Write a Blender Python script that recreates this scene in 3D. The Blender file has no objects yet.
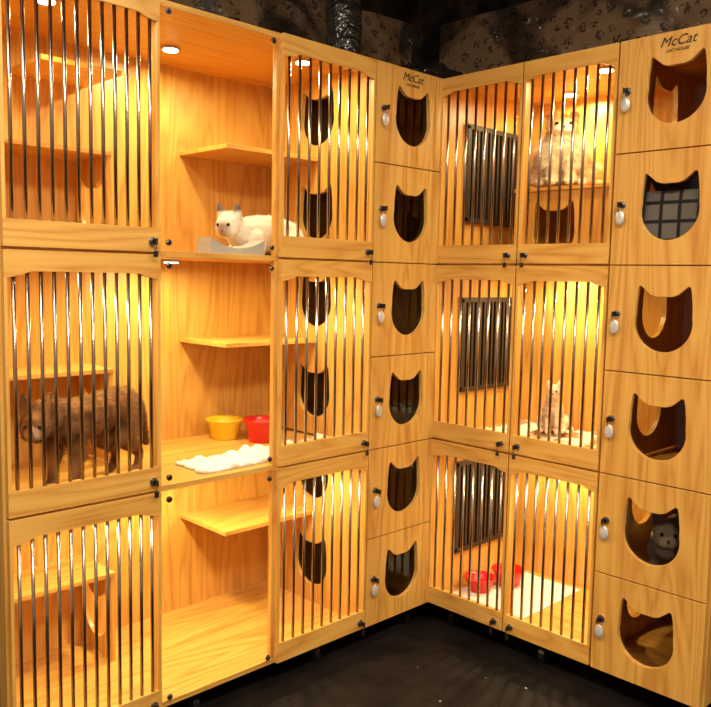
import bpy, bmesh, math, random
from mathutils import Vector, Matrix, noise
random.seed(7)
scene = bpy.context.scene
scene.view_settings.view_transform = 'Standard'
COL = scene.collection

# ------------------------------------------------------------ materials
def new_mat(name):
    m = bpy.data.materials.new(name); m.use_nodes = True
    nt = m.node_tree
    return m, nt, nt.nodes['Principled BSDF']

def simple(name, col, rough=0.5, metal=0.0, bump=0.0, bscale=60, coat=0.0):
    m, nt, b = new_mat(name)
    N, L = nt.nodes, nt.links
    tc = N.new('ShaderNodeTexCoord'); n = N.new('ShaderNodeTexNoise')
    n.inputs['Scale'].default_value = bscale; n.inputs['Detail'].default_value = 4
    L.new(tc.outputs['Object'], n.inputs['Vector'])
    mx = N.new('ShaderNodeMixRGB'); mx.blend_type = 'MULTIPLY'; mx.inputs[0].default_value = 0.25
    mx.inputs[1].default_value = (*col, 1); L.new(n.outputs['Fac'], mx.inputs[2])
    L.new(mx.outputs[0], b.inputs['Base Color'])
    b.inputs['Roughness'].default_value = rough; b.inputs['Metallic'].default_value = metal
    b.inputs['Coat Weight'].default_value = coat
    if bump:
        bp = N.new('ShaderNodeBump'); bp.inputs['Strength'].default_value = bump
        bp.inputs['Distance'].default_value = 0.005
        L.new(n.outputs['Fac'], bp.inputs['Height']); L.new(bp.outputs[0], b.inputs['Normal'])
    return m

def wood(name, axis, c1=(0.53,0.225,0.037), c2=(0.66,0.325,0.064), c3=(0.73,0.40,0.090), rough=0.36):
    m, nt, b = new_mat(name)
    N, L = nt.nodes, nt.links
    tc = N.new('ShaderNodeTexCoord')
    def mapped(thin, long):
        mp = N.new('ShaderNodeMapping'); s = [thin]*3; s[axis] = long
        mp.inputs['Scale'].default_value = s
        L.new(tc.outputs['Object'], mp.inputs['Vector']); return mp
    big = mapped(5.5, 0.6)
    n1 = N.new('ShaderNodeTexNoise'); n1.inputs['Scale'].default_value = 1.0
    n1.inputs['Detail'].default_value = 2; n1.inputs['Distortion'].default_value = 0.4
    L.new(big.outputs[0], n1.inputs['Vector'])
    ml = N.new('ShaderNodeMath'); ml.operation = 'MULTIPLY'; ml.inputs[1].default_value = 26
    L.new(n1.outputs['Fac'], ml.inputs[0])
    pp = N.new('ShaderNodeMath'); pp.operation = 'PINGPONG'; pp.inputs[1].default_value = 1.0
    L.new(ml.outputs[0], pp.inputs[0])
    fine = mapped(80, 2.5)
    n2 = N.new('ShaderNodeTexNoise'); n2.inputs['Scale'].default_value = 1.0; n2.inputs['Detail'].default_value = 5
    L.new(fine.outputs[0], n2.inputs['Vector'])
    mix = N.new('ShaderNodeMixRGB'); mix.inputs[0].default_value = 0.60
    L.new(pp.outputs[0], mix.inputs[1]); L.new(n2.outputs['Fac'], mix.inputs[2])
    r = N.new('ShaderNodeValToRGB'); e = r.color_ramp.elements
    e[0].position = 0.22; e[0].color = (*c1, 1); e[1].position = 0.75; e[1].color = (*c3, 1)
    k = e.new(0.42); k.color = (*c2, 1)
    L.new(mix.outputs[0], r.inputs[0]); L.new(r.outputs[0], b.inputs['Base Color'])
    b.inputs['Roughness'].default_value = rough
    bp = N.new('ShaderNodeBump'); bp.inputs['Strength'].default_value = 0.08; bp.inputs['Distance'].default_value = 0.002
    L.new(n2.outputs['Fac'], bp.inputs['Height']); L.new(bp.outputs[0], b.inputs['Normal'])
    return m

W = [wood('pine_grain_x', 0), wood('pine_grain_y', 1), wood('pine_grain_z', 2)]
CHROME = simple('brushed_steel', (0.46,0.38,0.32), 0.24, 1.0)
BLACK = simple('black_plastic', (0.015,0.013,0.012), 0.3)
SILVER = simple('silver_metal', (0.7,0.68,0.66), 0.25, 1.0)
TAGW = simple('tag_enamel', (0.75,0.72,0.68), 0.3, 0.3)
RED = simple('red_plastic', (0.75,0.015,0.012), 0.3)
YEL = simple('yellow_plastic', (0.9,0.60,0.02), 0.3)
WHITE = simple('white_fabric', (0.85,0.82,0.76), 0.9, 0, 0.6, 90)
CARD = simple('cardboard_grey', (0.50,0.45,0.37), 0.9, 0, 0.5, 120)
GRILLE = simple('dark_louvre', (0.035,0.022,0.016), 0.5)
INK = simple('brown_ink', (0.05,0.02,0.01), 0.6)

def clear(name, tint, gloss=1.0):
    m = bpy.data.materials.new(name); m.use_nodes = True
    nt = m.node_tree; N, L = nt.nodes, nt.links
    N.remove(N['Principled BSDF'])
    t = N.new('ShaderNodeBsdfTransparent'); t.inputs[0].default_value = (*tint, 1)
    g = N.new('ShaderNodeBsdfGlossy'); g.inputs['Roughness'].default_value = 0.03
    f = N.new('ShaderNodeFresnel'); f.inputs[0].default_value = 1.4
    ge = N.new('ShaderNodeNewGeometry')
    iv = N.new('ShaderNodeMath'); iv.operation = 'SUBTRACT'; iv.inputs[0].default_value = 1; L.new(ge.outputs['Backfacing'], iv.inputs[1])
    mu = N.new('ShaderNodeMath'); mu.operation = 'MULTIPLY'; L.new(f.outputs[0], mu.inputs[0]); L.new(iv.outputs[0], mu.inputs[1])
    mx = N.new('ShaderNodeMixShader')
    L.new(mu.outputs[0], mx.inputs[0]); L.new(t.outputs[0], mx.inputs[1]); L.new(g.outputs[0], mx.inputs[2])
    L.new(mx.outputs[0], N['Material Output'].inputs[0])
    return m
GLASS = clear('clear_acrylic', (0.98,0.98,0.97))
SMOKE = clear('smoked_acrylic', (0.44,0.39,0.35))
SMOKE2 = clear('smoked_acrylic_light', (0.66,0.62,0.57))

def emis(name, col, s):
    m = bpy.data.materials.new(name); m.use_nodes = True
    b = m.node_tree.nodes['Principled BSDF']
    b.inputs['Emission Color'].default_value = (*col, 1); b.inputs['Emission Strength'].default_value = s
    return m
LAMP = emis('lamp_diffuser', (1,0.88,0.62), 20)

# ------------------------------------------------------------ helpers
def empty(name):
    e = bpy.data.objects.new(name, None); COL.objects.link(e); e.empty_display_size = 0.1; return e

def obj_from_bm(bm, name, mat, parent=None, smooth=False, bevel=0.0):
    bmesh.ops.recalc_face_normals(bm, faces=bm.faces)
    me = bpy.data.meshes.new(name); bm.to_mesh(me); bm.free()
    me.materials.append(mat)
    if smooth:
        for p in me.polygons: p.use_smooth = True
    o = bpy.data.objects.new(name, me); COL.objects.link(o)
    if parent: o.parent = parent
    if bevel:
        b = o.modifiers.new('bevel', 'BEVEL'); b.width = bevel; b.segments = 2; b.limit_method = 'ANGLE'; b.angle_limit = 0.9
    return o

def add_box(bm, P, a0, a1, b0, b1, c0, c1):
    vs = [bm.verts.new(P(a, b, c)) for a in (a0, a1) for b in (b0, b1) for c in (c0, c1)]
    for f in ((0,1,3,2),(4,6,7,5),(0,4,5,1),(2,3,7,6),(0,2,6,4),(1,5,7,3)):
        bm.faces.new([vs[i] for i in f])

def add_cyl(bm, p0, p1, r, seg=12, r2=None):
    p0, p1 = Vector(p0), Vector(p1); d = p1-p0
    M = Matrix.Translation((p0+p1)/2) @ d.to_track_quat('Z', 'Y').to_matrix().to_4x4()
    bmesh.ops.create_cone(bm, cap_ends=True, segments=seg, radius1=r, radius2=r if r2 is None else r2, depth=d.length, matrix=M)

def add_prism(bm, loops, h0, h1, F):
    cu = bpy.data.curves.new('tmp', 'CURVE'); cu.dimensions = '2D'; cu.fill_mode = 'BOTH'; cu.extrude = (h1-h0)/2
    for lp in loops:
        s = cu.splines.new('POLY'); s.points.add(len(lp)-1)
        for i, (x, y) in enumerate(lp): s.points[i].co = (x, y, 0, 1)
        s.use_cyclic_u = True
    o = bpy.data.objects.new('tmp', cu); COL.objects.link(o)
    dg = bpy.context.evaluated_depsgraph_get(); dg.update()
    ev = o.evaluated_get(dg); me = ev.to_mesh()
    t = bmesh.new(); t.from_mesh(me); ev.to_mesh_clear()
    bmesh.ops.remove_doubles(t, verts=t.verts, dist=1e-5)
    mid = (h0+h1)/2
    mp = {}
    for v in t.verts: mp[v] = bm.verts.new(F(v.co.x, v.co.y, mid+v.co.z))
    for f in t.faces:
        try: bm.faces.new([mp[v] for v in f.verts])
        except ValueError: pass
    t.free(); bpy.data.objects.remove(o); bpy.data.curves.remove(cu)

def head_loop(cx, cy, s=1.0):
    pts = []
    for i in range(25):
        th = math.radians(12 - i*204/24)
        pts.append((0.100*math.cos(th), -0.012+0.098*math.sin(th)))
    pts += [(-0.097,0.045),(-0.092,0.088),(-0.088,0.106),(-0.080,0.109),(-0.064,0.095),(-0.046,0.080),(-0.026,0.074)]
    pts += [(0.026,0.074),(0.046,0.080),(0.064,0.095),(0.080,0.109),(0.088,0.106),(0.092,0.088),(0.097,0.045)]
    return [(cx+x*s, cy+y*s) for x, y in pts]

def rect(x0, x1, y0, y1): return [(x0,y0),(x1,y0),(x1,y1),(x0,y1)]

TIERS = [(0.10,0.82),(0.82,1.55),(1.55,2.30)]
T = 0.018; DEP = 0.60

def build_bank(name, left):
    root = empty(name)
    if left:
        P = lambda s,d,z: Vector((-s, d, z)); WH, WD = W[0], W[1]; Lh = 1.785; part_s = 0.404; hd = 0.30
        barred = [(0.404,0.854,9),(1.314,1.785,12)]; small = (0.0,0.404)
    else:
        P = lambda s,d,z: Vector((d, -s, z)); WH, WD = W[1], W[0]; Lh = 1.19; part_s = 0.788; hd = 0.33
        barred = [(0.012,0.408,8),(0.408,0.788,8)]; small = (0.788,1.19)
    WV = W[2]
    carc = bmesh.new(); back = bmesh.new(); boards = bmesh.new(); part = bmesh.new(); pw = bmesh.new()
    add_box(carc, P, 0.001, T, 0.001, DEP, 0.10, 2.30)
    add_box(carc, P, Lh-T, Lh+0.004, 0.001, DEP, 0.10, 2.30)
    add_box(back, P, 0.001, Lh, DEP, DEP+0.01, 0.10, 2.30)
    for z in (0.10, 0.82-T/2, 1.55-T/2, 2.30-T):
        add_box(boards, P, T, Lh-T, 0.0, DEP, z, z+T)
    for (z0, z1) in TIERS:
        zm = (z0+z1)/2
        lo, hi = (small[0]+T, small[1]) if left else (small[0], small[1]-T)
        add_box(boards, P, lo, hi, 0.0, DEP, zm-T/2, zm+T/2)
        add_prism(part, [rect(0.002, DEP, z0+T, z1-T/2), head_loop(hd, z0+0.20), head_loop(hd, z0+0.575)],
                  part_s-T/2, part_s+T/2, lambda x,y,h: P(h,x,y))
        if left:
            for zc in (z0+0.20, z0+0.575):
                add_box(pw, P, part_s-T/2-0.003, part_s-T/2-0.001, 0.18, 0.42, zc-0.125, zc+0.12)
    obj_from_bm(carc, 'side_panels', WV, root, bevel=0.001)
    obj_from_bm(back, 'back_panel', WV, root)
    obj_from_bm(boards, 'tier_boards', WH, root, bevel=0.001)
    obj_from_bm(part, 'partition_with_cat_holes', WV, root)
    if left: obj_from_bm(pw, 'partition_windows', SMOKE, root)
    else: pw.free()
    post = bmesh.new()
    posts = (0.854,1.314) if left else (0.408,)
    for s in posts:
        add_box(post, P, s-0.009, s+0.009, 0.001, 0.02, 0.10+T, 2.30-T)
    obj_from_bm(post, 'bay_posts', WV, root, bevel=0.001)
    doors = bmesh.new(); wins = bmesh.new(); locks = bmesh.new(); rings = bmesh.new(); tags = bmesh.new(); chains = bmesh.new()
    for (z0, z1) in TIERS:
        zm = (z0+z1)/2
        for (a, b) in ((z0, zm), (zm, z1)):
            s0, s1 = small[0]+0.004, small[1]-0.003
            sc, zc = (s0+s1)/2, (a+b)/2
            if left: sc += -0.010
            add_prism(doors, [rect(s0, s1, a+0.002, b-0.002), head_loop(sc, zc+0.005, 1.0)], -0.020, -0.002, lambda x,y,h: P(x,h,y))
            add_box(wins, P, sc-0.12, sc+0.12, -0.0015, 0.0005, zc-0.13, zc+0.135)
            ls = (s1-0.035) if left else (s0+0.035)
            lz = zc+0.015
            add_cyl(rings, P(ls,-0.019,lz), P(ls,-0.026,lz), 0.014, 20)
            add_cyl(locks, P(ls,-0.024,lz), P(ls,-0.036,lz), 0.0095, 16)
            add_box(locks, P, ls-0.0015, ls+0.0015, -0.056, -0.034, lz-0.009, lz+0.009)
            add_cyl(chains, P(ls,-0.05,lz-0.004), P(ls,-0.044,lz-0.022), 0.0018, 6)
            M = Matrix.Translation(P(ls,-0.036,lz-0.043)) @ Matrix.Diagonal((0.017 if left else 0.006, 0.006 if left else 0.017, 0.025, 1))
            bmesh.ops.create_uvsphere(tags, u_segments=18, v_segments=12, radius=1.0, matrix=M)
    obj_from_bm(doors, 'small_door_panels', WV, root, bevel=0.0012)
    obj_from_bm(wins, 'cat_head_windows', SMOKE if left else SMOKE2, root)
    rails = bmesh.new(); stiles = bmesh.new(); bars = bmesh.new()
    for (z0, z1) in TIERS:
        for (s0, s1, n) in barred:
            a, b = s0+0.003, s1-0.003; zb, zt = z0+0.005, z1-0.003
            br = 0.072
            add_box(rails, P, a, b, -0.022, -0.002, zb, zb+br)
            w = b-a
            def arch(u):
                e = min(u, 1-u)
                if e < 0.05: return 0.072
                if e < 0.08: return 0.072-0.004*(e-0.05)/0.03
                if e < 0.17:
                    k = (e-0.08)/0.09; return 0.068-0.011*(3*k*k-2*k**3)
                return 0.057
            low = [(a+w*i/80, zt-arch(i/80)) for i in range(81)]
            add_prism(rails, [[(a, zt)]+low+[(b, zt)]], -0.022, -0.002, lambda x,y,h: P(x,h,y))
            for (c0, c1) in ((a, a+0.010), (b-0.010, b)):
                add_box(stiles, P, c0, c1, -0.021, -0.003, zb+br, zt-0.07)
            for i in range(n):
                s = a+0.010+(w-0.020)*(i+0.5)/n
                add_cyl(bars, P(s,-0.012,zb+br-0.01), P(s,-0.012,zt-0.045), 0.0055, 12)
            ls = (a+0.03) if left else ((b-0.035) if s0 < 0.2 else (a+0.035))
            lz = zb+0.03
            add_cyl(rings, P(ls,-0.021,lz), P(ls,-0.028,lz), 0.013, 20)
            add_cyl(locks, P(ls,-0.026,lz), P(ls,-0.038,lz), 0.009, 16)
            add_box(locks, P, ls-0.002, ls+0.002, -0.054, -0.036, lz-0.009, lz+0.009)
            add_cyl(chains, P(ls,-0.050,lz-0.008), P(ls,-0.044,lz-0.030), 0.002, 6)
            add_box(locks, P, ls-0.007, ls+0.007, -0.046, -0.043, lz-0.046, lz-0.028)
    obj_from_bm(rails, 'door_rails', WH, root, bevel=0.0012)
    obj_from_bm(stiles, 'door_stiles', WV, root, bevel=0.001)
    obj_from_bm(bars, 'steel_bars', CHROME, root, smooth=True)
    if left:
        g = bmesh.new()
        for (z0, z1) in TIERS:
            add_box(g, P, 0.858, 1.310, -0.008, -0.004, z0+0.012, z1-0.010)
            for s in (0.885, 1.283):
                for z in (z0+0.035, z1-0.035):
                    add_cyl(rings, P(s,-0.008,z), P(s,-0.013,z), 0.010, 18)
                    add_cyl(locks, P(s,-0.012,z), P(s,-0.018,z), 0.006, 14)
        obj_from_bm(g, 'glass_panel', GLASS, root)
        sh = bmesh.new(); hb = bmesh.new(); hv = bmesh.new()
        for (z0, z1) in TIERS:
            add_box(sh, P, 0.404+T/2, 0.862, 0.284, DEP, z0+0.40, z0+0.416)
            f = z0+T
            h = 0.31
            add_box(hb, P, 1.276, Lh-T, 0.355, DEP, f+h, f+h+0.015)
            add_prism(hv, [rect(0.36, DEP, f, f+h), head_loop(0.478, f+0.15, 0.82)], 1.276, 1.291, lambda x,y,hh: P(hh,x,y))
        add_box(sh, P, 1.25, 1.52, 0.33, DEP, 2.14, 2.156)
        obj_from_bm(sh, 'cat_shelves', WH, root, bevel=0.001)
        obj_from_bm(hb, 'hide_box_top', WH, root, bevel=0.001)
        obj_from_bm(hv, 'hide_box_side', WV, root)
        lights = [(1.04,0.373),(1.56,0.20),(0.62,0.15)]
    else:
        gr = bmesh.new()
        for (z0, z1) in TIERS:
            a, b = z0+0.19, z0+0.585
            add_box(gr, P, T, T+0.003, 0.15, 0.54, a, b)
            for k in range(14):
                d = 0.155+k*0.0285
                add_box(gr, P, T+0.003, T+0.014, d, d+0.012, a+0.012, b-0.012)
            for (d0,d1,za,zb_) in ((0.14,0.55,a-0.008,a+0.012),(0.14,0.55,b-0.012,b+0.008),(0.14,0.155,a,b),(0.535,0.55,a,b)):
                add_box(gr, P, T, T+0.016, d0, d1, za, zb_)
        obj_from_bm(gr, 'side_vent_grille', GRILLE, root)
        hb = bmesh.new(); hv = bmesh.new()
        f = 1.55+T/2
        add_box(hb, P, 0.17, 0.788-T/2, 0.29, DEP, f+0.30, f+0.315)
        add_box(hv, P, 0.17, 0.185, 0.30, DEP, f, f+0.30)
        add_prism(hv, [rect(0.185, 0.788-T/2, f, f+0.30), head_loop(0.36, f+0.145, 1.0)], 0.30, 0.315, lambda x,y,h: P(x,h,y))
        obj_from_bm(hb, 'hide_box_top', WH, root, bevel=0.001)
        obj_from_bm(hv, 'hide_box_side', WV, root)
        lights = [(0.314,0.464),(0.62,0.20)]
    obj_from_bm(locks, 'locks_and_keys', BLACK, root)
    obj_from_bm(rings, 'lock_rings', SILVER, root, smooth=False)
    obj_from_bm(tags, 'oval_tags', TAGW, root, smooth=True)
    obj_from_bm(chains, 'tag_chains', SILVER, root)
    pk = bmesh.new(); pl = bmesh.new()
    for ti, (z0, z1) in enumerate(TIERS):
        for li, (s, d) in enumerate(lights):
            zt = z1-(T if ti == 2 else T/2)
            add_cyl(pk, P(s,d,zt), P(s,d,zt-0.010), 0.034, 28)
            add_cyl(pl, P(s,d,zt-0.010), P(s,d,zt-0.012), 0.026, 28)
            ld = bpy.data.lights.new('cabinet_light', 'AREA'); ld.shape = 'DISK'; ld.size = 0.05
            ld.energy = (4.7 if li == 0 else 2.7) if left else (4.2 if li == 0 else 3.5)
            ld.color = (1.0,0.90,0.46)
            ld.spread = math.radians(175)
            lo = bpy.data.objects.new('cabinet_light', ld); COL.objects.link(lo); lo.location = P(s,d,zt-0.014); lo.parent = root
    obj_from_bm(pk, 'puck_light_rims', SILVER, root)
    obj_from_bm(pl, 'puck_light_lens', LAMP, root)
    cs = bmesh.new()
    for s in ([0.08,0.6,1.15,1.68] if left else [0.10,0.55,1.12]):
        for d in (0.07, 0.52):
            add_cyl(cs, P(s-0.012,d,0.034), P(s+0.012,d,0.034), 0.034, 20)
            add_box(cs, P, s-0.018, s-0.014, d-0.02, d+0.02, 0.03, 0.09)
            add_box(cs, P, s+0.014, s+0.018, d-0.02, d+0.02, 0.03, 0.09)
            add_box(cs, P, s-0.03, s+0.03, d-0.03, d+0.03, 0.088, 0.10)
    obj_from_bm(cs, 'casters', BLACK, root)
    for (txt, size, dz) in (('McCat', 0.044, 0.0), ('CAT HOUSE', 0.014, -0.019)):
        cu = bpy.data.curves.new('logo_text', 'FONT'); cu.body = txt; cu.size = size; cu.align_x = 'CENTER'
        cu.extrude = 0.0006; cu.shear = 0.35; cu.materials.append(INK)
        o = bpy.data.objects.new('logo_text', cu); COL.objects.link(o); o.parent = root
        sc = (small[0]+small[1])/2
        o.location = P(sc, -0.0212, 2.252+dz)
        o.rotation_euler = (math.pi/2, 0, 0 if left else -math.pi/2)
    return root

build_bank('cat_cabinet', True)
build_bank('cat_cabinet', False)

# ------------------------------------------------------------ cats
def fur_mat(name):
    m, nt, b = new_mat(name); N, L = nt.nodes, nt.links
    a = N.new('ShaderNodeAttribute'); a.attribute_name = 'Col'
    L.new(a.outputs['Color'], b.inputs['Base Color'])
    b.inputs['Roughness'].default_value = 0.85; b.inputs['Specular IOR Level'].default_value = 0.15
    return m
FUR = fur_mat('cat_fur')
EYE = simple('cat_eye', (0.02,0.015,0.01), 0.08)
IRIS = simple('cat_iris', (0.45,0.25,0.05), 0.1)
NOSE = simple('cat_nose', (0.35,0.12,0.1), 0.5)

POSES = {
 'stand': dict(head=(0.232,0,0.225), neck=(0.165,0,0.217),
   chains=[[((0.12,0,0.190),.058),((0.06,0,0.190),.056),((-0.02,0,0.197),.052),((-0.09,0,0.205),.054),((-0.14,0,0.205),.052)],
           [((0.12,0,0.195),.050),((0.165,0,0.217),.040),((0.215,0,0.225),.038)],
           [((-0.17,0,0.225),.024),((-0.215,0,0.195),.018),((-0.225,0.01,0.13),.016),((-0.235,0.015,0.08),.013)]],
   legs=[[((0.125,.034,.17),.036),((0.108,.038,.11),.023),((0.122,.038,.05),.0145),((0.124,.038,.02),.015),((0.140,.038,.014),.015)],
         [((-0.13,.032,.18),.05),((-0.095,.042,.115),.031),((-0.168,.042,.062),.0145),((-0.158,.042,.018),.014),((-0.135,.042,.014),.015)]]),
 'sit': dict(head=(0.075,0,0.278), neck=(0.05,0,0.235),
   chains=[[((-0.07,0,.078),.075),((-0.03,0,.13),.072),((0.02,0,.18),.062),((0.048,0,.225),.05),((0.07,0,.265),.042)],
           [((-0.12,0,.035),.022),((-0.13,.07,.022),.018),((-0.07,.12,.02),.017),((0.01,.125,.018),.013)]],
   legs=[[((0.045,.03,.17),.034),((0.062,.03,.10),.020),((0.070,.03,.03),.0155),((0.086,.03,.015),.0165)],
         [((-0.06,.055,.065),.055),((0.0,.072,.045),.032),((0.02,.075,.016),.017),((0.05,.07,.015),.017)]]),
 'lie': dict(head=(0.165,0,0.095), neck=(0.12,0,0.08),
   chains=[[((-0.13,0,.07),.066),((-0.05,0,.078),.07),((0.03,0,.075),.066),((0.09,0,.075),.056),((0.13,0,.085),.045),((0.155,0,.092),.042)],
           [((-0.18,0,.04),.02),((-0.25,.03,.022),.018),((-0.28,.10,.018),.015),((-0.24,.15,.016),.012)]],
   legs=[[((0.08,.04,.06),.036),((0.06,.05,.022),.02),((0.13,.042,.016),.016),((0.17,.038,.015),.017)],
         [((-0.11,.05,.055),.05),((-0.04,.068,.035),.03),((-0.09,.07,.016),.016),((-0.03,.072,.015),.017)]]),
}

def make_cat(name, pose, loc, yaw, scale, colf, fur_len=0.012, nfur=7000, head_yaw=0, head_pitch=0, fluffy=1.0, hoff=(0,0,0), ear=1.0, hs=1.0):
    p = POSES[pose]; root = empty(name)
    chains = [list(c) for c in p['chains']]
    for lg in p['legs']:
        for sgn in (1,-1): chains.append([((a[0]+(0.016 if sgn<0 and pose=='stand' else 0), a[1]*sgn, a[2]), r) for a, r in lg])
    H = Vector(p['head'])+Vector(hoff)
    if hoff != (0,0,0):
        chains.append([(p['neck'], .045), (tuple(H), .042)])
    RH = (Matrix.Rotation(head_yaw, 3, 'Z') @ Matrix.Rotation(head_pitch, 3, 'Y'))*hs
    hp = lambda v: tuple(H + RH @ Vector(v))
    hc = [[((-0.008,0,0.004),.046),((0.008,0,0.0),.045)],
          [((0.02,.014,-0.012),.027),((0.036,.009,-0.017),.017)],
          [((0.02,-.014,-0.012),.027),((0.036,-.009,-0.017),.017)],
          [((0.03,0,0.002),.018),((0.045,0,-0.010),.011)]]
    et = 0.028+0.048*ear
    for s in (1,-1):
        hc.append([((-0.004,.022*s,.036),.015),((-0.003,.031*s,.054),.0105),((-0.002,.038*s,et),.004)])
        hc.append([((-0.004,.034*s,.028),.013),((-0.003,.037*s,.048),.010),((-0.002,.038*s,et),.004)])
    for c in hc: chains.append([(hp(a), r*hs) for a, r in c])
    bm = bmesh.new()
    nbody = len(chains)-len(hc)
    for ci, c in enumerate(chains):
        for (a, ra), (b, rb) in zip(c[:-1], c[1:]):
            a, b = Vector(a), Vector(b); n = max(2, int((b-a).length/0.006))
            for i in range(n+1):
                t = i/n; r = (ra+(rb-ra)*t)*(fluffy if (ra > 0.03 and ci < nbody) else 1)
                bmesh.ops.create_icosphere(bm, subdivisions=2, radius=r, matrix=Matrix.Translation(a.lerp(b, t)))
    me = bpy.data.meshes.new('t'); bm.to_mesh(me); bm.free()
    o = bpy.data.objects.new('t', me); COL.objects.link(o)
    rm = o.modifiers.new('r','REMESH'); rm.mode = 'VOXEL'; rm.voxel_size = 0.004
    sm = o.modifiers.new('s','SMOOTH'); sm.iterations = 4; sm.factor = 0.5
    dg = bpy.context.evaluated_depsgraph_get(); dg.update()
    ev = o.evaluated_get(dg); em = ev.to_mesh()
    verts = [v.co.copy() for v in em.vertices]; norms = [v.normal.copy() for v in em.vertices]
    faces = [tuple(pp.vertices) for pp in em.polygons]
    RI = RH.inverted()
    cols = [colf(v, H, RI @ (v-H)) for v in verts]
    ev.to_mesh_clear(); bpy.data.objects.remove(o)
    flow = Vector((-1,0,-0.7))
    nb = len(verts)
    for k in range(nfur):
        i = random.randrange(nb); v, n = verts[i], norms[i]
        if (v-(H+RH@Vector((0.04,0,0)))).length < 0.036*hs: continue
        if v.z < 0.02: continue
        fl = flow if (v-H).length > 0.07 else (v-H).normalized()*0.8
        d = (n*0.45 + (fl-n*fl.dot(n))*0.8 + Vector([random.uniform(-.2,.2) for _ in range(3)])).normalized()
        L_ = fur_len*random.uniform(0.6,1.2)*(0.4 if (v-H).length < 0.075 or v.z < 0.09 else 1)
        side = d.cross(n); side = side.normalized()*0.0011 if side.length > 1e-4 else Vector((0,0.0011,0))
        base = v-n*0.001
        j = len(verts)
        f = random.uniform(0.8,1.18); c = tuple(min(1, x*f) for x in cols[i])
        verts += [base-side, base+side, v+d*L_]; cols += [c]*3; norms += [n]*3
        faces.append((j, j+1, j+2))
    zmin = min(v.z for v in verts[:nb])
    me = bpy.data.meshes.new('body')
    me.from_pydata([v-Vector((0,0,zmin)) for v in verts], [], faces)
    ca = me.color_attributes.new('Col','FLOAT_COLOR','POINT')
    for i, c in enumerate(cols): ca.data[i].color = (*c, 1)
    for pp in me.polygons: pp.use_smooth = True
    me.materials.append(FUR)
    bo = bpy.data.objects.new('body', me); COL.objects.link(bo); bo.parent = root
    eb = bmesh.new(); ib = bmesh.new(); nb_ = bmesh.new(); off = Vector((0,0,-zmin))
    for s in (1,-1):
        bmesh.ops.create_uvsphere(ib, u_segments=14, v_segments=10, radius=0.0085*hs, matrix=Matrix.Translation(Vector(hp((0.0395,.0185*s,.008)))+off))
        bmesh.ops.create_uvsphere(eb, u_segments=14, v_segments=10, radius=0.0060*hs, matrix=Matrix.Translation(Vector(hp((0.0445,.0195*s,.008)))+off))
    bmesh.ops.create_uvsphere(nb_, u_segments=12, v_segments=8, radius=0.0055*hs, matrix=Matrix.Translation(Vector(hp((0.054,0,-0.008)))+off))
    obj_from_bm(ib, 'irises', IRIS, root, True); obj_from_bm(eb, 'pupils', EYE, root, True); obj_from_bm(nb_, 'nose', NOSE, root, True)
    root.location = loc; root.rotation_euler = (0,0,yaw); root.scale = scale if isinstance(scale, tuple) else (scale,)*3
    return root

def mixc(a, b, t):
    t = max(0, min(1, t)); return tuple(x+(y-x)*t for x, y in zip(a, b))
def siamese(v, H, h):
    base = (0.82,0.73,0.58); dk = (0.34,0.25,0.18)
    c = mixc(dk, base, ((h-Vector((0.050,0,-0.008))).length-0.016)/0.02)
    if h.z > 0.042: c = mixc(base, (0.2,0.14,0.1), (h.z-0.042)/0.010)
    if v.x < -0.2: c = dk
    return c
def darkcat(v, H, h):
    n = noise.noise(v*22); st = math.sin(v.x*150+3*noise.noise(v*12))*0.15
    c = mixc((0.11,0.042,0.014), (0.34,0.155,0.052), 0.45+n*0.7+st + (0.25 if v.z > 0.22 else 0))
    if (h-Vector((0.045,0,-0.014))).length < 0.024: c = (0.46,0.28,0.15)
    return c
def cream(v, H, h):
    n = noise.noise(v*16)
    c = mixc((0.92,0.68,0.38), (0.74,0.42,0.16), 0.30+n*1.2)
    if v.x > 0.04 and h.z < -0.03: c = mixc((0.95,0.84,0.62), c, 0.2)
    if h.z > 0.038: c = (0.58,0.31,0.11)
    if (h-Vector((0.045,0,-0.012))).length < 0.026: c = (0.95,0.86,0.7)
    return c
def beige(v, H, h):
    n = noise.noise(Vector((v.x*12, v.y*12, v.z*40)))
    return mixc((0.80,0.64,0.46), (0.48,0.31,0.19), 0.3+n)
def grey(v, H, h):
    c = (0.42,0.41,0.42)
    if (h-Vector((0.04,0,-0.016))).length < 0.026: c = (0.75,0.72,0.68)
    return c

F1, F2, F3 = 1.55+T/2, 0.82+T/2, 0.10+T
make_cat('siamese_cat', 'lie', (-0.765,0.20,F1), math.radians(190), 1.03, siamese, hoff=(-0.005,0,0.006), head_yaw=math.radians(14), head_pitch=math.radians(12), fur_len=0.014, nfur=8000)
make_cat('brown_cat', 'stand', (-1.44,0.175,F2), math.radians(203), (1.02,1.0,1.12), darkcat, hoff=(0.0,0,-0.025), head_yaw=math.radians(30), head_pitch=math.radians(8), fur_len=0.016, nfur=14000, ear=1.15, fluffy=1.04)
make_cat('longhair_cat', 'sit', (0.42,-0.315,F1+0.315), math.radians(-150), (1.0,1.22,0.84), cream, fur_len=0.042, nfur=20000, fluffy=1.25, head_yaw=math.radians(4), hs=1.12, ear=0.8)
make_cat('kitten', 'sit', (0.36,-0.36,F2+0.024), math.radians(-150), 0.64, beige, fur_len=0.014, nfur=4000)
make_cat('grey_cat', 'lie', (0.22,-0.975,0.46+T/2), math.radians(192), (0.9,1.1,1.2), grey, hoff=(0,0,0.035), head_yaw=math.radians(15), nfur=5000)

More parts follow.
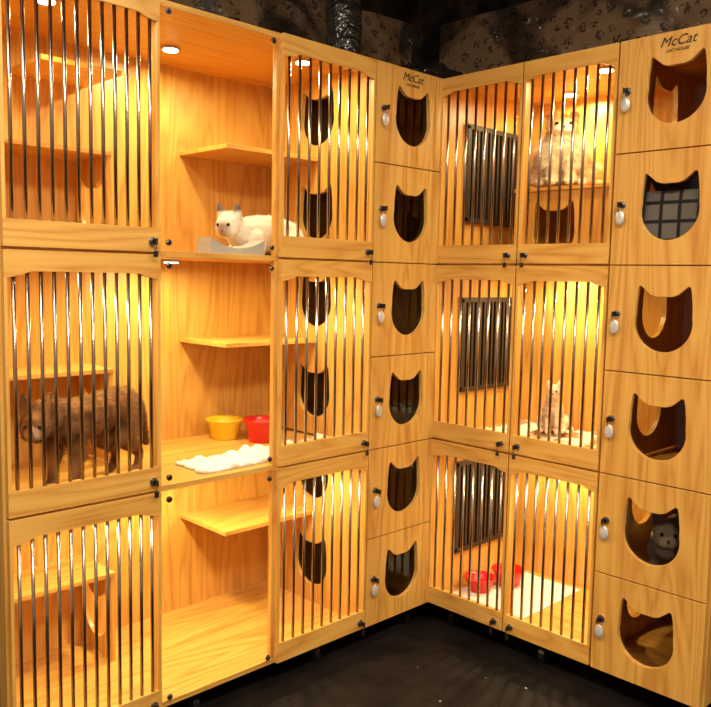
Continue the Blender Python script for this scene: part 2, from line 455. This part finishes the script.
# ------------------------------------------------------------ contents
def lathe(name, prof, loc, mat, seg=40):
    bm = bmesh.new(); rings = []
    for r, z in prof:
        rings.append([bm.verts.new((r*math.cos(2*math.pi*i/seg), r*math.sin(2*math.pi*i/seg), z)) for i in range(seg)])
    for a, b in zip(rings[:-1], rings[1:]):
        for i in range(seg): bm.faces.new((a[i], a[(i+1)%seg], b[(i+1)%seg], b[i]))
    bm.faces.new(rings[0]); bm.faces.new(rings[-1])
    o = obj_from_bm(bm, name, mat, None, True); o.location = loc
    return o
def bowl(name, x, y, z, r, h, mat):
    return lathe(name, [(r*0.72,0),(r*0.75,h*0.06),(r*0.92,h*0.75),(r*1.08,h*0.97),(r*1.08,h*1.02),(r*0.94,h*1.0),(r*0.84,h*0.8),(r*0.6,h*0.3),(r*0.3,h*0.22)], (x,y,z), mat)
bowl('pet_bowl', -0.72, 0.49, F2, 0.072, 0.080, YEL)
bowl('pet_bowl', -0.64, 0.35, F2, 0.070, 0.09, RED)
bowl('pet_bowl', 0.22, -0.115, F3+0.006, 0.066, 0.06, RED)
bowl('pet_bowl', 0.37, -0.16, F3+0.006, 0.070, 0.07, RED)

def ball(name, loc, r, mat):
    bm = bmesh.new(); bmesh.ops.create_icosphere(bm, subdivisions=4, radius=r, matrix=Matrix.Translation(loc))
    for v in bm.verts:
        d = v.co-Vector(loc)
        v.co = Vector(loc)+d*(1-0.05*abs(math.sin(5*math.atan2(d.y,d.x))))
    obj_from_bm(bm, name, mat, None, True)
ball('toy_ball', (-1.485,0.045,F2+0.028), 0.028, YEL)

def cloth(name, x0, x1, y0, y1, z, amp, mat, seed=0, thick=0.006):
    bm = bmesh.new(); nx, ny = 60, 40; g = []
    for i in range(nx+1):
        row = []
        for j in range(ny+1):
            u, v = i/nx, j/ny
            e = 1+0.07*noise.noise(Vector((u*3, v*3, seed)))
            x = (x0+x1)/2+(u-.5)*(x1-x0)*e; y = (y0+y1)/2+(v-.5)*(y1-y0)*e
            h = amp*abs(noise.noise(Vector((x*14, y*14, seed)))+0.5*noise.noise(Vector((x*34, y*34, seed+5))))
            row.append(bm.verts.new((x, y, z+thick+h)))
        g.append(row)
    for i in range(nx):
        for j in range(ny): bm.faces.new((g[i][j], g[i+1][j], g[i+1][j+1], g[i][j+1]))
    r = bmesh.ops.extrude_face_region(bm, geom=list(bm.faces))
    for v in r['geom']:
        if isinstance(v, bmesh.types.BMVert): v.co.z = z+0.0005
    return obj_from_bm(bm, name, mat, None, True)

def pattern(name, ca, cb, scale):
    m, nt, b = new_mat(name); N, L = nt.nodes, nt.links
    tc = N.new('ShaderNodeTexCoord'); n = N.new('ShaderNodeTexNoise'); n.inputs['Scale'].default_value = scale
    r = N.new('ShaderNodeValToRGB'); r.color_ramp.elements[0].position = 0.50; r.color_ramp.elements[1].position = 0.56
    r.color_ramp.elements[0].color = (*ca,1); r.color_ramp.elements[1].color = (*cb,1)
    L.new(tc.outputs['Object'], n.inputs['Vector']); L.new(n.outputs['Fac'], r.inputs[0]); L.new(r.outputs[0], b.inputs['Base Color'])
    b.inputs['Roughness'].default_value = 0.9; return m
def plaid(name):
    m, nt, b = new_mat(name); N, L = nt.nodes, nt.links
    tc = N.new('ShaderNodeTexCoord')
    w1 = N.new('ShaderNodeTexWave'); w1.bands_direction = 'Y'; w1.inputs['Scale'].default_value = 5
    w2 = N.new('ShaderNodeTexWave'); w2.bands_direction = 'Z'; w2.inputs['Scale'].default_value = 5
    L.new(tc.outputs['Object'], w1.inputs[0]); L.new(tc.outputs['Object'], w2.inputs[0])
    mx = N.new('ShaderNodeMath'); mx.operation = 'MINIMUM'; L.new(w1.outputs['Fac'], mx.inputs[0]); L.new(w2.outputs['Fac'], mx.inputs[1])
    r = N.new('ShaderNodeValToRGB'); e = r.color_ramp.elements; e[0].position = .04; e[0].color = (.10,.12,.2,1); e[1].position = .14; e[1].color = (.80,.88,1,1)
    L.new(mx.outputs[0], r.inputs[0]); L.new(r.outputs[0], b.inputs['Base Color'])
    b.inputs['Roughness'].default_value = .9; return m
cloth('fleece_blanket', -1.12, -0.42, 0.04, 0.22, F2, 0.035, WHITE, 3)
cloth('spotted_blanket', 0.12, 0.56, -0.68, -0.08, F2, 0.018, pattern('spotted_fleece', (.80,.73,.60), (.45,.22,.08), 11), 9)
cloth('white_mat', 0.10, 0.56, -0.42, -0.05, F3, 0.001, WHITE, 2, 0.004)
cloth('folded_towel', -0.34, -0.06, 0.03, 0.35, 0.82+T/2, 0.05, WHITE, 12, 0.10)
bm = bmesh.new(); bmesh.ops.create_cube(bm, size=1.0); bmesh.ops.subdivide_edges(bm, edges=bm.edges, cuts=12, use_grid_fill=True)
for v in bm.verts:
    c = v.co*2; k = 1-(abs(c.y)**4+abs(c.z)**4)*0.25
    v.co = Vector((0.07+0.045*c.x*k, -0.985+c.y*0.155, F1+0.12+c.z*0.12))
obj_from_bm(bm, 'plaid_cushion', plaid('plaid_fabric'), None, True)
sc = bmesh.new(); prof = []
for i in range(25):
    u = i/24; prof.append((-1.11+u*0.22, F1+0.020+0.032*(2*u-1)**2))
add_prism(sc, [[(-1.11,F1+0.0005)]+prof+[(-0.89,F1+0.0005)]], 0.02, 0.10, lambda x,y,h: Vector((x,h,y)))
obj_from_bm(sc, 'cardboard_scratcher', CARD, None)

# ------------------------------------------------------------ room
def slab(name, x0,x1,y0,y1,z0,z1, mat):
    bm = bmesh.new(); add_box(bm, lambda a,b,c: Vector((a,b,c)), x0,x1,y0,y1,z0,z1); return obj_from_bm(bm, name, mat)
m, nt, b = new_mat('dark_stained_floor'); N, L = nt.nodes, nt.links
tc = N.new('ShaderNodeTexCoord'); n = N.new('ShaderNodeTexNoise'); n.inputs['Scale'].default_value = 5; n.inputs['Detail'].default_value = 8
L.new(tc.outputs['Object'], n.inputs['Vector'])
r = N.new('ShaderNodeValToRGB'); r.color_ramp.elements[0].color = (0.006,0.004,0.0035,1); r.color_ramp.elements[1].color = (0.018,0.011,0.009,1)
r.color_ramp.elements[0].position = .35; r.color_ramp.elements[1].position = .7
L.new(n.outputs['Fac'], r.inputs[0]); L.new(r.outputs[0], b.inputs['Base Color'])
b.inputs['Roughness'].default_value = 0.6; b.inputs['Specular IOR Level'].default_value = 0.14
slab('floor', -4.5,0.9,-4.5,0.9,-0.1,0.0, m)

def printed(name, base, mark, rough, creases):
    m, nt, b = new_mat(name); N, L = nt.nodes, nt.links
    tc = N.new('ShaderNodeTexCoord'); mp = N.new('ShaderNodeMapping'); mp.inputs['Rotation'].default_value = (0.5,0.6,0.6)
    L.new(tc.outputs['Object'], mp.inputs[0])
    # rows of small printed characters, each a cluster of strokes
    vo = N.new('ShaderNodeTexVoronoi'); vo.inputs['Scale'].default_value = 15; vo.inputs['Randomness'].default_value = 0.0
    L.new(mp.outputs[0], vo.inputs['Vector'])
    lt = N.new('ShaderNodeMath'); lt.operation = 'LESS_THAN'; lt.inputs[1].default_value = 0.40; L.new(vo.outputs['Distance'], lt.inputs[0])
    n = N.new('ShaderNodeTexNoise'); n.inputs['Scale'].default_value = 75; n.inputs['Detail'].default_value = 0; L.new(mp.outputs[0], n.inputs['Vector'])
    gt = N.new('ShaderNodeMath'); gt.operation = 'GREATER_THAN'; gt.inputs[1].default_value = 0.52; L.new(n.outputs['Fac'], gt.inputs[0])
    mu = N.new('ShaderNodeMath'); mu.operation = 'MULTIPLY'; L.new(lt.outputs[0], mu.inputs[0]); L.new(gt.outputs[0], mu.inputs[1])
    big = N.new('ShaderNodeTexNoise'); big.inputs['Scale'].default_value = 2.6; big.inputs['Distortion'].default_value = 0.8; L.new(tc.outputs['Object'], big.inputs['Vector'])
    br = N.new('ShaderNodeValToRGB'); br.color_ramp.elements[0].position = .42; br.color_ramp.elements[1].position = .54
    br.color_ramp.elements[0].color = (.16,.15,.14,1); br.color_ramp.elements[1].color = (1,1,1,1); L.new(big.outputs['Fac'], br.inputs[0])
    mx = N.new('ShaderNodeMixRGB'); mx.inputs[1].default_value = (*base,1); mx.inputs[2].default_value = (*mark,1)
    L.new(mu.outputs[0], mx.inputs[0])
    m2 = N.new('ShaderNodeMixRGB'); m2.blend_type = 'MULTIPLY'; m2.inputs[0].default_value = 1
    L.new(mx.outputs[0], m2.inputs[1]); L.new(br.outputs[0], m2.inputs[2]); L.new(m2.outputs[0], b.inputs['Base Color'])
    b.inputs['Roughness'].default_value = rough
    if creases:
        mp2 = N.new('ShaderNodeMapping'); mp2.inputs['Scale'].default_value = (1.2,1.2,4.5); mp2.inputs['Rotation'].default_value = (0.5,0.4,0.3)
        L.new(tc.outputs['Object'], mp2.inputs[0])
        n3 = N.new('ShaderNodeTexNoise'); n3.inputs['Scale'].default_value = 4.5; n3.inputs['Detail'].default_value = 2; n3.inputs['Distortion'].default_value = 1.6
        L.new(mp2.outputs[0], n3.inputs['Vector'])
        bp = N.new('ShaderNodeBump'); bp.inputs['Strength'].default_value = 1.0; bp.inputs['Distance'].default_value = .09
        L.new(n3.outputs['Fac'], bp.inputs['Height'])
        L.new(bp.outputs[0], b.inputs['Coat Normal'])
        b.inputs['Coat Weight'].default_value = 1.0; b.inputs['Coat Roughness'].default_value = 0.10; b.inputs['Coat IOR'].default_value = 1.8
    return m
WALLM = printed('brown_printed_wall', (.10,.06,.035), (.04,.025,.015), .5, False)
slab('wall_left', -4.5,1.0,0.9,1.0,-0.1,3.3, WALLM)
slab('wall_right', 0.9,1.0,-4.5,0.9,-0.1,3.3, WALLM)
CEIL = simple('dark_ceiling', (0.03,0.02,0.015), 0.8)
slab('ceiling', -4.5,0.9,-4.5,0.9,3.2,3.3, CEIL)

def film(name, col, rough):
    m, nt, b = new_mat(name); N, L = nt.nodes, nt.links
    tc = N.new('ShaderNodeTexCoord'); n = N.new('ShaderNodeTexNoise'); n.inputs['Scale'].default_value = 7; n.inputs['Detail'].default_value = 3; n.inputs['Distortion'].default_value = 2.0
    L.new(tc.outputs['Object'], n.inputs['Vector'])
    bp = N.new('ShaderNodeBump'); bp.inputs['Strength'].default_value = .9; bp.inputs['Distance'].default_value = .05
    L.new(n.outputs['Fac'], bp.inputs['Height']); L.new(bp.outputs[0], b.inputs['Normal'])
    b.inputs['Base Color'].default_value = (*col,1); b.inputs['Roughness'].default_value = rough
    b.inputs['Specular IOR Level'].default_value = 1.0
    return m
FILM = film('black_plastic_film', (.022,.015,.012), .14)
SHEET = printed('printed_brown_sheet', (.30,.17,.085), (.07,.038,.02), .5, True)
def duct(name, p0, p1, r, mat, seed):
    p0, p1 = Vector(p0), Vector(p1); d = (p1-p0).normalized(); q = d.to_track_quat('Z','Y')
    n, s = int((p1-p0).length/0.02), 48
    bm = bmesh.new(); rings = []
    for i in range(n+1):
        c = p0.lerp(p1, i/n); rg = []
        for j in range(s):
            a = 2*math.pi*j/s; o = q @ Vector((math.cos(a), math.sin(a), 0))
            pt = c+o*r
            k = noise.ridged_multi_fractal(pt*3.5+Vector((seed,0,0)), 1.0, 2.2, 4, 1.0, 2.0)
            rg.append(bm.verts.new(c+o*r*(0.78+0.13*k)))
        rings.append(rg)
    for a, b_ in zip(rings[:-1], rings[1:]):
        for j in range(s): bm.faces.new((a[j], a[(j+1)%s], b_[(j+1)%s], b_[j]))
    bm.faces.new(rings[0]); bm.faces.new(rings[-1])
    obj_from_bm(bm, name, mat, None, True)
duct('wrapped_duct', (-2.6,0.62,3.03), (0.40,0.62,2.99), 0.10, FILM, 1)
duct('wrapped_duct', (0.62,0.40,2.99), (0.62,-3.0,3.03), 0.10, FILM, 7)
duct('wrapped_post', (-0.28,0.30,2.305), (-0.28,0.30,3.18), 0.08, FILM, 15)
def hung_sheet(name, F, u0, u1, v0, v1, mat, seed, amp=0.05):
    bm = bmesh.new(); nu, nv = int((u1-u0)/0.016), int((v1-v0)/0.016); g = []
    for i in range(nu+1):
        row = []
        for j in range(nv+1):
            u = u0+(u1-u0)*i/nu; v = v0+(v1-v0)*j/nv
            p = Vector((u*1.8+v*1.5, v*2.0-u*0.9, seed))
            k = noise.ridged_multi_fractal(p, 1.3, 2.0, 2, 1.0, 2.0)
            row.append(bm.verts.new(F(u, v, 0.02+amp*0.5*k)))
        g.append(row)
    for i in range(nu):
        for j in range(nv): bm.faces.new((g[i][j], g[i+1][j], g[i+1][j+1], g[i][j+1]))
    return obj_from_bm(bm, name, mat, None, True)
hung_sheet('hanging_plastic_sheet', lambda u,v,d: Vector((u, 0.88-d*1.5, v)), -2.6, 0.72, 2.33, 2.84, SHEET, 3.0)
hung_sheet('hanging_plastic_sheet', lambda u,v,d: Vector((0.88-d*1.5, u, v)), -2.8, 0.70, 2.33, 2.84, SHEET, 8.0)
def heap(name, c, sx, sy, h, mat, seed):
    bm = bmesh.new(); n = 60; g = []
    for i in range(n+1):
        row = []
        for j in range(n+1):
            u, v = i/n*2-1, j/n*2-1; rr = min(1, math.sqrt(u*u+v*v))
            x, y = c[0]+u*sx, c[1]+v*sy
            k = noise.ridged_multi_fractal(Vector((x*6, y*6, seed)), 0.9, 2.2, 4, 1, 2)
            row.append(bm.verts.new((x, y, c[2]+0.001+(1-rr**2)*h*(0.4+0.4*k))))
        g.append(row)
    for i in range(n):
        for j in range(n):
            bm.faces.new((g[i][j], g[i+1][j], g[i+1][j+1], g[i][j+1]))
    obj_from_bm(bm, name, mat, None, True)
heap('crumpled_film', (0.22,0.27,2.30), 0.28, 0.28, 0.16, FILM, 2)
heap('crumpled_film', (0.34,-0.62,2.30), 0.24, 0.45, 0.10, FILM, 6)
heap('crumpled_film', (-0.85,0.36,2.30), 0.42, 0.22, 0.12, FILM, 9)

bm = bmesh.new()
for _ in range(22):
    x, y = random.uniform(-1.3,-0.15), random.uniform(-1.3,-0.15); s = random.uniform(.002,.005)
    bmesh.ops.create_icosphere(bm, subdivisions=1, radius=s, matrix=Matrix.Translation((x,y,s*0.4)) @ Matrix.Diagonal((1,random.uniform(.5,1.6),.4,1)))
obj_from_bm(bm, 'floor_litter', CARD)

def room_fill(x, y, e, size):  # added out-of-view fill light for the cabinet fronts, with an invented fixture
    root = empty('added_fill_lamp')
    bm = bmesh.new(); add_box(bm, lambda a,b,c: Vector((a,b,c)), x-size/2-.02,x+size/2+.02,y-size/2-.02,y+size/2+.02,3.14,3.20)
    obj_from_bm(bm, 'fill_housing', SILVER, root)
    bm = bmesh.new(); add_box(bm, lambda a,b,c: Vector((a,b,c)), x-size/2,x+size/2,y-size/2,y+size/2,3.125,3.14)
    obj_from_bm(bm, 'fill_diffuser', emis('fill_panel_glow', (1,.9,.75), 10), root)
    ld = bpy.data.lights.new('fill_light','AREA'); ld.size = size; ld.energy = e; ld.color = (1,.88,.70)
    lo = bpy.data.objects.new('fill_light', ld); COL.objects.link(lo); lo.location = (x,y,3.12); lo.parent = root
room_fill(-2.4,-2.6, 95, 0.6)
room_fill(-2.6,-0.9, 46, 0.6)
room_fill(-0.8,-2.6, 46, 0.6)

w = bpy.data.worlds.new('World'); scene.world = w; w.use_nodes = True
w.node_tree.nodes['Background'].inputs[0].default_value = (1,.84,.64,1)
w.node_tree.nodes['Background'].inputs[1].default_value = 0.42

# ------------------------------------------------------------ camera
cam = bpy.data.cameras.new('camera'); co = bpy.data.objects.new('camera', cam); COL.objects.link(co)
f = 802.0
Xc = Vector((822.5, 60.5, -f)).normalized()
Yc = Vector((-789.5, 92.5, -f)); Yc = (Yc-Xc*Yc.dot(Xc)).normalized()
Zc = Xc.cross(Yc)
M = Matrix((Xc, Yc, Zc)).to_4x4()
M.translation = Vector((-2.597,-2.172,1.493))
co.matrix_world = M
cam.sensor_width = 36; cam.lens = 36*f/711; cam.clip_start = 0.02
scene.camera = co
